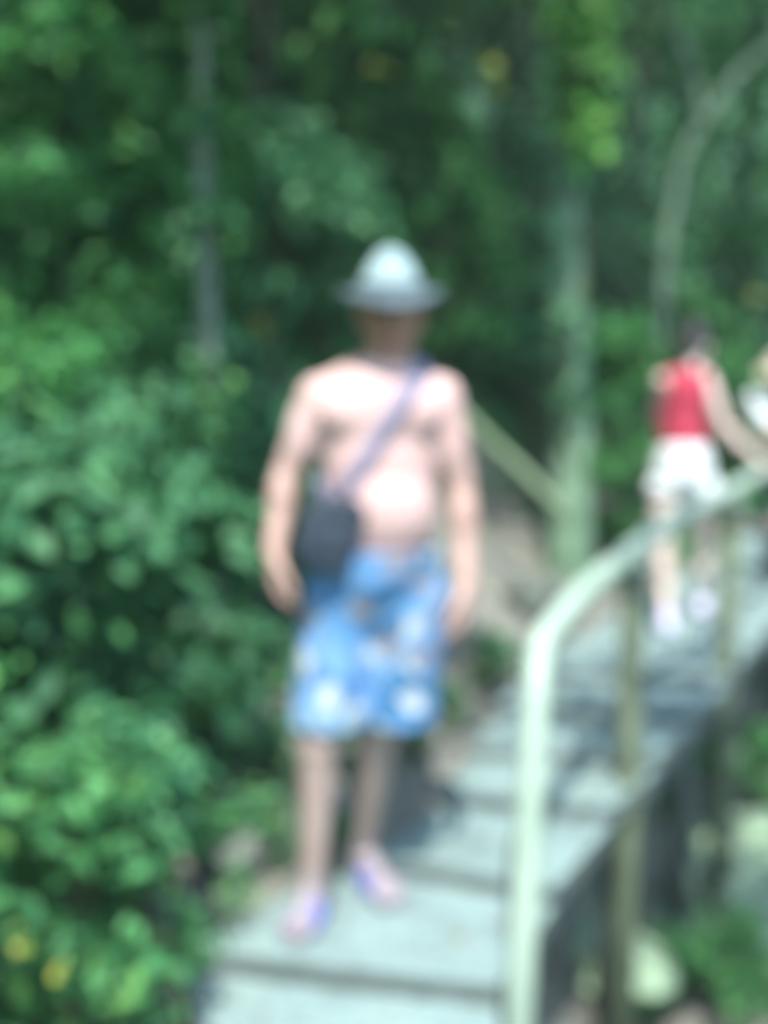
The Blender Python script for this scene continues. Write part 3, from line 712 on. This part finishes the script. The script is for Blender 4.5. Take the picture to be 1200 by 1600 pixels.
# ------------------------------------------------------------------ foliage
def leaves(C, N, size, var=.35, aspect=.5, droop=.25):
    """C: leaf base points, N: rough facing normals; six-vertex folded leaves"""
    n = len(C); N = N / np.linalg.norm(N, axis=1, keepdims=True)
    A = rng.normal(size=(n, 3)); A -= (A * N).sum(1, keepdims=True) * N; A[:, 2] -= droop; A /= np.linalg.norm(A, axis=1, keepdims=True)
    B = np.cross(N, A); B /= np.linalg.norm(B, axis=1, keepdims=True); Nn = np.cross(A, B)
    L = size * (1 + rng.uniform(-var, var, n))[:, None]; Wd = L * aspect * rng.uniform(.8, 1.2, (n, 1)) * .5
    fold = L * .10; bend = L * .14
    base = C; tip = C + A * L - Nn * bend
    l1 = C + A * L * .28 + B * Wd * .92 + Nn * fold; l2 = C + A * L * .68 + B * Wd * .75 + Nn * (fold * .6) - Nn * bend * .4
    r1 = C + A * L * .28 - B * Wd * .92 + Nn * fold; r2 = C + A * L * .68 - B * Wd * .75 + Nn * (fold * .6) - Nn * bend * .4
    V = np.stack([base, l1, l2, tip, r2, r1], 1).reshape(-1, 3)
    i = np.arange(n)[:, None] * 6
    F = np.concatenate([i + np.array([[0, 3, 2, 1]]), i + np.array([[0, 5, 4, 3]])], 0)
    return V, F
def rand_dirs(n):
    d = rng.normal(size=(n, 3)); return d / np.linalg.norm(d, axis=1, keepdims=True)
def clusters(cent, rad, per, up=.6):
    C = np.repeat(cent, per, 0); d = rand_dirs(len(C)); rr = np.repeat(np.broadcast_to(rad, (len(cent),)), per)[:, None]
    P = C + d * rr * rng.uniform(.3, 1, (len(C), 1)) ** .6
    N = d * .7 + np.array([0, 0, up]) + rng.normal(size=d.shape) * .35
    return P, N
def shrub_proto(name, h, rad, ncl, per, size, leafmat, label, spread=.45, low=.15, aspect=.5):
    root = empty(name); bm = bmesh.new(); cent = []
    for k in range(ncl):
        a = rng.uniform(0, 2 * math.pi); t = rng.uniform(low, 1) ** .8; r = rad * math.sqrt(rng.uniform(.05, 1)) * (1 - .55 * max(0, t - .55) / .45)
        cent.append((math.cos(a) * r, math.sin(a) * r, h * t))
    cent = np.array(cent)
    for k in range(min(ncl, 16)):
        c = Vector(cent[k]); m = Vector((c.x * .35, c.y * .35, c.z * .55)) + Vector(rng.normal(size=3) * .03)
        tube(bm, smooth_path([(c.x * .05, c.y * .05, -.12), m, c], 4), [.012 * (1 - .08 * q) * max(1, h) ** .5 for q in range(9)], 6)
    from_bm('stem', bm, STEM, root)
    P, N = clusters(cent, rad * spread * .55, per); V, F = leaves(P, N, size, aspect=aspect)
    from_np('foliage', V, F, leafmat, root)
    root.hide_render = False
    return root
def branchy(p0, d0, length, r0, depth, out_tubes, ends, wob=.18, kids=(2, 4)):
    pts = [Vector(p0)]; d = Vector(d0).normalized(); n = 6
    for k in range(n):
        d = (d + Vector(rng.normal(size=3)) * wob * .45 + Vector((0, 0, .03))).normalized(); pts.append(pts[-1] + d * length / n)
    rad = [r0 * (1 - .55 * k / n) for k in range(n + 1)]; out_tubes.append((pts, rad, depth))
    if depth == 0: ends.append(pts[-1]); ends.append(pts[-3]); return
    for k in range(random.randint(*kids)):
        i = random.randint(2, n); a = Vector(rng.normal(size=3)); a.z = abs(a.z) * .4; nd = (d * .55 + a.normalized() * .8)
        branchy(pts[i], nd, length * random.uniform(.5, .7), rad[i] * .6, depth - 1, out_tubes, ends, wob, kids)
def tree(name, x, y, h, r, leafmat, label, cat='tree', group=None, lean=(0, 0), bark=None, first=.4, per=34, size=.11, crown_r=.45, nb=9, extra=None, depth=1, trunk_pts=None, blen=.34):
    z = gz(x, y) - .15; root = tag(empty(name, (x, y, z)), label, cat, group)
    bark = bark or BARK_D
    if trunk_pts is None:
        trunk_pts = [Vector((0, 0, 0))]; n = 7
        for k in range(1, n + 1):
            t = k / n; trunk_pts.append(Vector((lean[0] * t * h + n3((t * 3, x, y), 1) * .18, lean[1] * t * h + n3((x, t * 3, y), 1) * .18, h * t)))
    else: trunk_pts = [Vector(p) - Vector((x, y, z)) for p in trunk_pts]
    sp = smooth_path(trunk_pts, 4); m = len(sp)
    bm = bmesh.new(); tube(bm, sp, [r * (1.25 - .25 * min(1, k / 4)) * (1 - .62 * k / (m - 1)) for k in range(m)], 14)
    for v in bm.verts: v.co += Vector((v.co.x, v.co.y, 0)).normalized() * n3(v.co, 5) * r * .15
    from_bm('trunk', bm, bark, root)
    tubes, ends = [], []
    for k in range(nb):
        i = int(m * (first + (1 - first) * (k + .5) / nb)); i = min(i, m - 1); a = rng.uniform(0, 6.283)
        branchy(sp[i], (math.cos(a), math.sin(a), rng.uniform(.1, .7)), h * blen * (1.15 - .5 * k / nb), r * .42 * (1 - .5 * k / nb), depth, tubes, ends)
    bm = bmesh.new()
    for pts, rad, _ in tubes: tube(bm, pts, [max(q, .004) for q in rad], 6)
    if extra:
        for pts, rr in extra:
            sp2 = smooth_path([Vector(p) - Vector((x, y, z)) for p in pts], 5); tube(bm, sp2, [rr * (1 - .5 * k / len(sp2)) for k in range(len(sp2))], 10)
    from_bm('limbs', bm, bark, root)
    cent = np.array([list(e) for e in ends]); cent = np.concatenate([cent, cent + rng.normal(size=cent.shape) * crown_r * .6])
    P, N = clusters(cent, crown_r * .62 * rng.uniform(.6, 1.3, len(cent)), per); V, F = leaves(P, N, size)
    from_np('crown', V, F, leafmat, root)
    return root

# shrub prototypes
bushA = shrub_proto('shrub',   .75, .42, 46, 46, .058, L_MID, '')
bushB = shrub_proto('tall_shrub', 2.2, .62, 90, 62, .075, L_DARK, '', low=.08, spread=.5)
bushC = shrub_proto('broadleaf_shrub', 1.25, .55, 56, 42, .080, L_TEAL, '', aspect=.6)
bushD = shrub_proto('small_plant', .30, .16, 9, 12, .075, L_FRESH, '', spread=.6)
PROTO = {'A': bushA, 'B': bushB, 'C': bushC, 'D': bushD}; used = {}
def put(kind, px, d, s, label, cat='shrub', group=None, lift=0, rz=None):
    x = (px - 600) / FPX * d * 1.0; y = d
    src = PROTO[kind]
    if kind not in used: o = src; used[kind] = 1
    else: o = copy_tree(src)
    o.location = (x, y, gz(x, y) + lift); o.rotation_euler = (0, 0, random.uniform(0, 6.28) if rz is None else rz); o.scale = (s, s, s)
    if 'label' in o: del o['label']
    if 'group' in o: del o['group']
    tag(o, label, cat, group); return o
GL = 'shrubs covering the bank left of the stairs'
put('A', 60, 1.95, .85, 'low green shrub in the bottom left corner of the photo', group=GL)
put('A', 190, 2.30, .62, 'low shrub beside the dark left end of the lowest step', group=GL)
put('C', 40, 2.5, .95, 'broad-leaved shrub at the left edge behind the low corner shrub', group=GL)
put('A', 300, 3.05, .62, 'low shrub reaching towards the sandals of the shirtless man', group=GL)
put('C', 150, 2.9, .92, 'broad-leaved shrub left of the man at shorts height', group=GL)
put('B', -20, 3.1, .80, 'tall dark shrub at the left edge of the photo', group=GL)
put('B', 90, 3.6, .92, 'tall dark shrub second from the left edge', group=GL)
put('C', 330, 4.0, .70, 'broad-leaved shrub just left of the hand beside the bag', group=GL)
put('B', 225, 4.6, .95, 'tall shrub under the thin pale trunk', group=GL)
put('A', 130, 2.75, .95, 'shrub filling the middle of the left bank behind the broad leaves', group=GL)
put('A', 250, 3.25, .95, 'shrub left of the floral shorts hem', group=GL)
put('C', 265, 3.7, .95, 'broad-leaved shrub left of the elbow beside the bag', group=GL)
put('B', 20, 2.55, .62, 'dense shrub at the left edge at shoulder height', group=GL)
put('B', 190, 4.0, .80, 'dense dark shrub just left of the thin pale trunk', group=GL)
GB = 'shrubs on the slope behind the man'
put('C', 410, 5.8, 1.1, 'broad-leaved shrub behind the pale thin trunk', group=GB)
put('C', 500, 6.4, 1.1, 'broad-leaved shrub left of the white hat', group=GB)
put('B', 680, 7.4, .9, 'tall shrub in the dark hollow above the hat', group=GB)
put('B', 960, 6.3, .72, 'tall shrub between the mossy trunk and the person in red', group=GB)
put('B', 1100, 8.6, .9, 'tall shrub behind the person in red', group=GB)
put('B', 480, 8.0, 1.0, 'tall shrub high up left of the white hat', group=GB)
put('C', 830, 7.8, 1.2, 'broad-leaved shrub left of the mossy trunk', group=GB)
GP = 'small bright plants along the left edge of the stairs'
put('D', 700, 3.60, .6, 'small bright plant at the left end of a step right of the shorts hem', 'plant', GP)
put('D', 757, 4.05, .8, 'small bright plant low on the bank between the hand and the post', 'plant', GP)
put('D', 660, 3.35, .6, 'small bright plant under the right corner of the blue shorts', 'plant', GP)
put('D', 415, 2.95, .75, 'small lime plant left of the left knee of the man', 'plant', GP)
put('D', 395, 2.70, .75, 'small plant by the left sandal of the man', 'plant', GP)
put('D', 530, 3.35, .7, 'small plant seen between the legs of the man', 'plant', GP)
GR = 'plants in the gully right of the stairs'
def putz(kind, px, py, s_, label, cat='shrub', group=None):
    p = at(px, py, z=-1.12); o = put(kind, 600, p.y, s_, label, cat, group); o.location = (p.x, p.y, gz(p.x, p.y)); return o
putz('A', 1030, 1400, .75, 'teal green shrub in the gully right of the second post', group=GR)
putz('A', 1190, 1290, .7, 'low shrub in the gully between the third post and the right edge', group=GR)
putz('C', 1240, 1150, .8, 'broad-leaved shrub in the gully at the right edge', group=GR)
putz('D', 1000, 1600, 1.1, 'small plant at the bottom edge beside the second post', 'plant', GR)
putz('D', 1055, 1560, .9, 'small plant at the foot of the pale rock in the gully', 'plant', GR)
putz('A', 1130, 1640, .5, 'low shrub in the bottom right corner', group=GR)
putz('A', 1110, 1210, .6, 'shaded shrub beyond the third post beneath the walkway edge', group=GR)

# trees one can tell apart
b = at(330, 700, d=3.05)
tp = [Vector((b.x, 3.05, gz(b.x, 3.05) - .2)), at(330, 690, d=3.05), at(326, 560, d=3.05), at(322, 400, d=3.05), at(314, 200, d=3.05), at(314, 60, d=3.05), at(310, -120, d=3.1), at(300, -420, d=3.15)]
tree('slender_tree', b.x, 3.05, 4.0, .034, L_DARK, 'slender tree with a thin pale grey trunk left of the man', trunk_pts=tp, bark=PALE, first=.80, nb=6, per=24, blen=.18)
b = at(893, 760, d=6.0)
tp = [Vector((b.x, 6.0, gz(b.x, 6.0) - .2)), at(895, 700, d=6.0), at(890, 520, d=6.0), at(882, 330, d=6.0), at(885, 150, d=6.0), at(895, -20, d=6.0), at(880, -260, d=6.1), at(900, -500, d=6.2)]
tree('mossy_tree', b.x, 6.0, 5.5, .125, L_DARK, 'tree with a thick straight mossy trunk right of the man', trunk_pts=tp, bark=MOSSB, first=.62, nb=9, blen=.26)
b = at(1050, 300, d=8.2)
tp = [Vector((b.x - .1, 8.2, gz(b.x, 8.2) - .2)), at(1040, 420, d=8.2), at(1062, 270, d=8.2), at(1100, 190, d=8.2), at(1160, 110, d=8.2), at(1215, 60, d=8.2), at(1300, -60, d=8.3), at(1400, -200, d=8.3)]
tree('forked_tree', b.x, 8.2, 6.0, .052, L_TEAL, 'tree with pale forking limbs at the upper right', trunk_pts=tp, bark=FORKB, first=.7, nb=8, blen=.22,
     extra=[([at(1095, 195, d=8.2), at(1085, 120, d=8.15), at(1062, 60, d=8.1), at(1030, 0, d=8.1), at(985, -90, d=8.1)], .038)])
TG = 'dark trees forming the forest wall'
for x, d, h, r, m_, lab in (
        (60, 4.8, 4.6, .07, L_DARK, 'dark leafy tree at the upper left edge'),
        (190, 6.2, 5.0, .09, L_MID, 'mid green leafy tree left of the thin pale trunk'),
        (420, 7.2, 5.2, .10, L_DARK, 'dark leafy tree just right of the thin pale trunk'),
        (560, 9.0, 5.6, .12, L_DARK, 'dark leafy tree high above the left shoulder of the man'),
        (700, 9.6, 6.0, .12, L_DARK, 'dark leafy tree at the top centre above the hat'),
        (800, 8.6, 5.4, .10, L_DARK, 'dark leafy tree in the shade left of the mossy trunk'),
        (980, 9.8, 5.6, .11, L_TEAL, 'bluish green tree between the mossy trunk and the forked tree'),
        (1150, 11.0, 6.2, .12, L_TEAL, 'bluish green tree behind the forked tree'),
        (1290, 9.4, 5.6, .11, L_DARK, 'dark leafy tree behind the person in the straw hat'),
        (-120, 3.9, 4.0, .07, L_DARK, 'dark leafy tree overhanging the left edge of the photo'),
        (340, 10.5, 6.0, .12, L_MID, 'mid green tree far up the slope behind the thin pale trunk'),
        (630, 11.0, 6.4, .12, L_MID, 'mid green tree far up the slope above the white hat'),
        (860, 11.5, 6.2, .12, L_TEAL, 'bluish green tree far up the slope behind the mossy trunk'),
        (770, 12.6, 7.6, .12, L_TEAL, 'tall bluish green tree at the very back, top centre'),
        (930, 13.0, 7.6, .12, L_MID, 'tall mid green tree at the very back above the mossy trunk'),
        (1050, 12.5, 7.0, .12, L_DARK, 'dark tree far up the slope behind the forked limbs')):
    tree('forest_tree', (x - 600) / FPX * d, d, h, r, m_, lab, group=TG, first=.18, nb=13, per=21, size=.14 if d > 6 else .12, crown_r=.55, blen=.27)
# far trees that close the view past the photo's right side
for k, (x, y, lab) in enumerate(((6.5, 9.5, 'dark tree across the gully beyond the right edge'),)):
    tree('forest_tree', x, y, 5.5, .11, L_DARK, lab, group=TG, first=.15, nb=12, per=26, size=.15, crown_r=.6, blen=.28)

tree('overhanging_tree', 3.0, .5, 5.3, .08, L_MID, 'tree right of the stairs whose leafy bough shades the middle steps', lean=(-.33, .20), first=.92, nb=8, per=15, size=.10, crown_r=.55, blen=.085)
# creeper with sunlit lime leaves climbing the mossy trunk
cr = tag(empty('climbing_creeper', at(893, 300, d=6.0)), 'bright lime green creeper hanging on the mossy trunk at the top', 'creeper')
O_ = at(893, 300, d=6.0); cen = []
for k in range(60):
    t = rng.uniform(0, 1) ** 1.3; p = at(915 + rng.normal() * 16, -60 + 300 * t, d=5.80 + rng.normal() * .06); cen.append(list(p - O_))
P, N = clusters(np.array(cen), .12, 10, .8); V, F = leaves(P, N, .10, aspect=.75); from_np('foliage', V, F, L_LIME, cr)
bm = bmesh.new(); tube(bm, smooth_path([at(905, 760, d=5.9) - O_, at(880, 600, d=5.85) - O_, at(915, 400, d=5.85) - O_, at(895, 200, d=5.85) - O_, at(920, -40, d=5.85) - O_], 6), .014, 8); from_bm('vine', bm, STEM, cr)
cen = [list(at(893 + rng.normal() * 14, rng.uniform(230, 740), d=5.83 + rng.normal() * .05) - O_) for k in range(14)]
P, N = clusters(np.array(cen), .10, 7, .8); V, F = leaves(P, N, .075, aspect=.75); from_np('lower_foliage', V, F, L_TEAL, cr)

# ivy on the thin pale trunk
iv = tag(empty('climbing_ivy', at(320, 400, d=3.05)), 'ivy covering much of the thin pale trunk left of the man', 'ivy'); O_ = at(320, 400, d=3.05)
cen = []
for a, b_, n_ in ((-80, 40, 12), (150, 190, 5), (300, 330, 4), (560, 640, 10), (660, 900, 60)):
    for k in range(n_): cen.append(list(at(320 + rng.normal() * 14, rng.uniform(a, b_), d=3.01 + rng.normal() * .04) - O_))
P, N = clusters(np.array(cen), .055, 7, .8); V, F = leaves(P, N, .055, aspect=.8); from_np('foliage', V, F, L_MID, iv)
bm = bmesh.new(); tube(bm, smooth_path([at(335, 900, d=3.02) - O_, at(318, 520, d=3.0) - O_, at(332, 350, d=3.01) - O_, at(308, 180, d=3.01) - O_, at(322, -60, d=3.01) - O_], 6), .006, 6); from_bm('vine', bm, STEM, iv)

# undergrowth over the slopes: uncountable
def undergrowth():
    n = 8000; X = rng.uniform(-7, 9, n); Y = rng.uniform(-1, 14, n); P = np.stack([X, Y], 1)
    sl, _ = signed(P, LEFT_A); sr, _ = signed(P, RIGHT_A)
    dn = np.array([noise.noise(Vector((x * .9, y * .9, 11))) for x, y in P])
    keep = ((sl > .12) & ((sl > 1.9) | (dn > .12) | ((X < -.55) & (sl > .2) & (dn > -.45)))) | ((sr < -.25) & (dn > .10))
    P = P[keep]; sl = sl[keep]; Z = terrain(P)
    far = np.clip((np.abs(sl) - 1) / 3, 0, 1)
    cent = np.column_stack([P, Z + rng.uniform(.02, .16, len(P)) + far * rng.uniform(0, .5, len(P))])
    Pn, N = clusters(cent, .10 + .14 * far, 13, 1.0); V, F = leaves(Pn, N, .085, aspect=.55)
    o = from_np('undergrowth', V, F, L_MID, None); tag(o, 'tangled green undergrowth covering the slopes', 'undergrowth', kind='stuff')
undergrowth()

# yellowed leaf sprigs
YG = 'yellow leaves caught in the greenery'
def sprig(px, py, d, lab, s=.075, n=5):
    p = at(px, py, d=d); r_ = tag(empty('yellow_sprig', p), lab, 'leaves', YG)
    C = rng.normal(size=(n, 3)) * s * .35; N = np.tile(np.array([[.2, -.8, .6]]), (n, 1)) + rng.normal(size=(n, 3)) * .3
    V, F = leaves(C, N, s, aspect=.7); from_np('foliage', V, F, L_YEL, r_)
    bm = bmesh.new(); tube(bm, [(0, .25, -.12), (0, .1, -.03), (0, .01, 0)], .004, 6); from_bm('twig', bm, STEM, r_)
for a in ((332, 452, 4.85, 'bright yellow leaves against the thin pale trunk', .09, 6), (402, 508, 4.6, 'yellow leaves left of the brim of the white hat', .045, 3),
          (762, 95, 5.9, 'yellow leaves near the top edge right of centre', .09, 5), (22, 885, 2.3, 'yellow leaves at the left edge at hip height', .022, 3),
          (25, 1480, 1.62, 'upper of the two yellow leaf sprigs in the bottom left corner', .024, 4), (86, 1522, 1.62, 'lower of the two yellow leaf sprigs in the bottom left corner', .024, 4),
          (1172, 462, 6.6, 'yellow leaves near the right edge above the straw hat', .05, 3), (585, 105, 6.2, 'yellowish leaves at the top above the hat', .05, 3)): sprig(*a)

# ------------------------------------------------------------------ fallen pole, rocks, litter
a, b = at(768, 690, d=5.3), at(886, 808, d=4.9)
pole = bmesh.new(); O2 = Vector(b)
tube(pole, smooth_path([Vector((0, 0, 0)) + (b - a) * .0, (a - b) * .5 + Vector((0, 0, .01)), (a - b), (a - b) * 1.5], 5), [.030 - .0005 * k for k in range(16)], 12)
po = from_bm('fallen_pole', pole, mat_noise('pale_pole', [(.3, (.13, .20, .12)), (.7, (.22, .31, .18))], 8, .8, .3, 50), None); po.location = O2
tag(po, 'pale green wooden pole leaning down the bank between the man and the mossy trunk', 'pole')
def rock(px, d, s, lab, sx=1, sz=.7, seed=0, grp='rocks in the gully right of the stairs'):
    x = (px - 600) / FPX * d; y = d; bm = bmesh.new(); bmesh.ops.create_icosphere(bm, subdivisions=4, radius=1)
    for v in bm.verts:
        p = v.co.copy(); k = 1 + n3(p, 1.1, seed * 3.1) * .5 + n3(p, 3, seed) * .16 + n3(p, 8, seed) * .05
        c = noise.cell(p * 1.3 + Vector((seed, 0, 0))) * .12
        v.co = Vector((p.x * k * sx, p.y * k, p.z * (k + c) * sz)) * s
    o = from_bm('rock', bm, ROCK_D if 'bank' in grp else ROCK, None); o.location = (x, y, gz(x, y) + s * sz * .25); o.rotation_euler = (0, 0, seed)
    tag(o, lab, 'rock', grp)
def rockz(px, py, *a, **k):
    p = at(px, py, z=-1.12); rock((p.x / p.y) * FPX + 600, p.y, *a, **k)
rockz(1080, 1460, .33, 'large sunlit pale rock in the gully below the third post', 1.2, .7, 1)
rockz(1150, 1490, .17, 'small upright pale rock beside the large rock at the lower right', .8, 1.2, 2)
rockz(1185, 1390, .28, 'grey rock at the right edge below the walkway', 1.1, .6, 3)
rockz(1090, 1300, .22, 'shaded rock under the walkway between two posts', 1.0, .7, 4)
rockz(1050, 1545, .18, 'pale rock in the gully left of the large rock', 1.2, .6, 11)
rockz(1190, 1580, .20, 'pale rock in the bottom right corner of the photo', 1.1, .6, 12)
rockz(925, 1610, .22, 'dull grey rock at the bottom beside the handrail post', 1.3, .5, 5)
rockz(1120, 1570, .14, 'small rock at the bottom edge right of the second post', 1.1, .6, 6)
rock(360, 2.75, .12, 'small grey brown rock at the left end of the step with the man', 1.2, .6, 7, 'rocks on the left bank')
rock(845, 5.0, .17, 'smooth grey rock on the bank behind the handrail bend', 1.5, .7, 8, 'rocks on the left bank')
rock(800, 4.3, .16, 'low grey rock on the bank beside the pale hand of the man', 1.4, .6, 9, 'rocks on the left bank')
# fallen leaves on the treads, too many and small to count from here
pts_ = []
for k in range(90):
    i = random.randint(6, len(NOS) - 2); u_, v_ = random.random(), random.uniform(.1, .9)
    l0, r0, z = NOS[i]; l1, r1, _ = NOS[i + 1]
    if i == 9: u_ = u_ * .7 + .2
    p = [(l0[c] * (1 - u_) + r0[c] * u_) * (1 - v_) + (l1[c] * (1 - u_) + r1[c] * u_) * v_ for c in (0, 1)]; pts_.append((p[0], p[1], z + .008))
N = np.tile(np.array([[0, 0, 1.]]), (len(pts_), 1)) + rng.normal(size=(len(pts_), 3)) * .08
V, F = leaves(np.array(pts_), N, .035, aspect=.6, droop=0); o = from_np('leaf_litter', V, F, L_DRY, None)
tag(o, 'dry fallen leaves scattered on the pale treads', 'leaf litter', kind='stuff')

# ------------------------------------------------------------------ thin green haze volume, added to lift the darks like lens veil
zb = -1.0 - 1.0 - .6
gmin = min(v.co.z for v in bpy.data.objects['ground'].data.vertices); gmax = max(v.co.z for v in bpy.data.objects['ground'].data.vertices)
bm = bmesh.new(); bmesh.ops.create_cube(bm, size=1, matrix=Matrix.Translation((.4, 3.2, (gmin - 1 + gmax + 10) / 2)) @ Matrix.Diagonal((224, 224, gmax + 10 - (gmin - 1), 1)))
hm_ = bpy.data.materials.new('haze'); hm_.use_nodes = True; hn = hm_.node_tree.nodes; hn.clear()
ho = hn.new('ShaderNodeOutputMaterial'); hv = hn.new('ShaderNodeVolumePrincipled')
hv.inputs['Color'].default_value = (.66, 1.0, .80, 1); hv.inputs['Density'].default_value = .0032; hv.inputs['Anisotropy'].default_value = .0
hm_.node_tree.links.new(hv.outputs[0], ho.inputs['Volume'])
hz = from_bm('haze', bm, hm_, None, smooth=False); tag(hz, 'faint green haze added to lift the dark tones', kind='stuff')
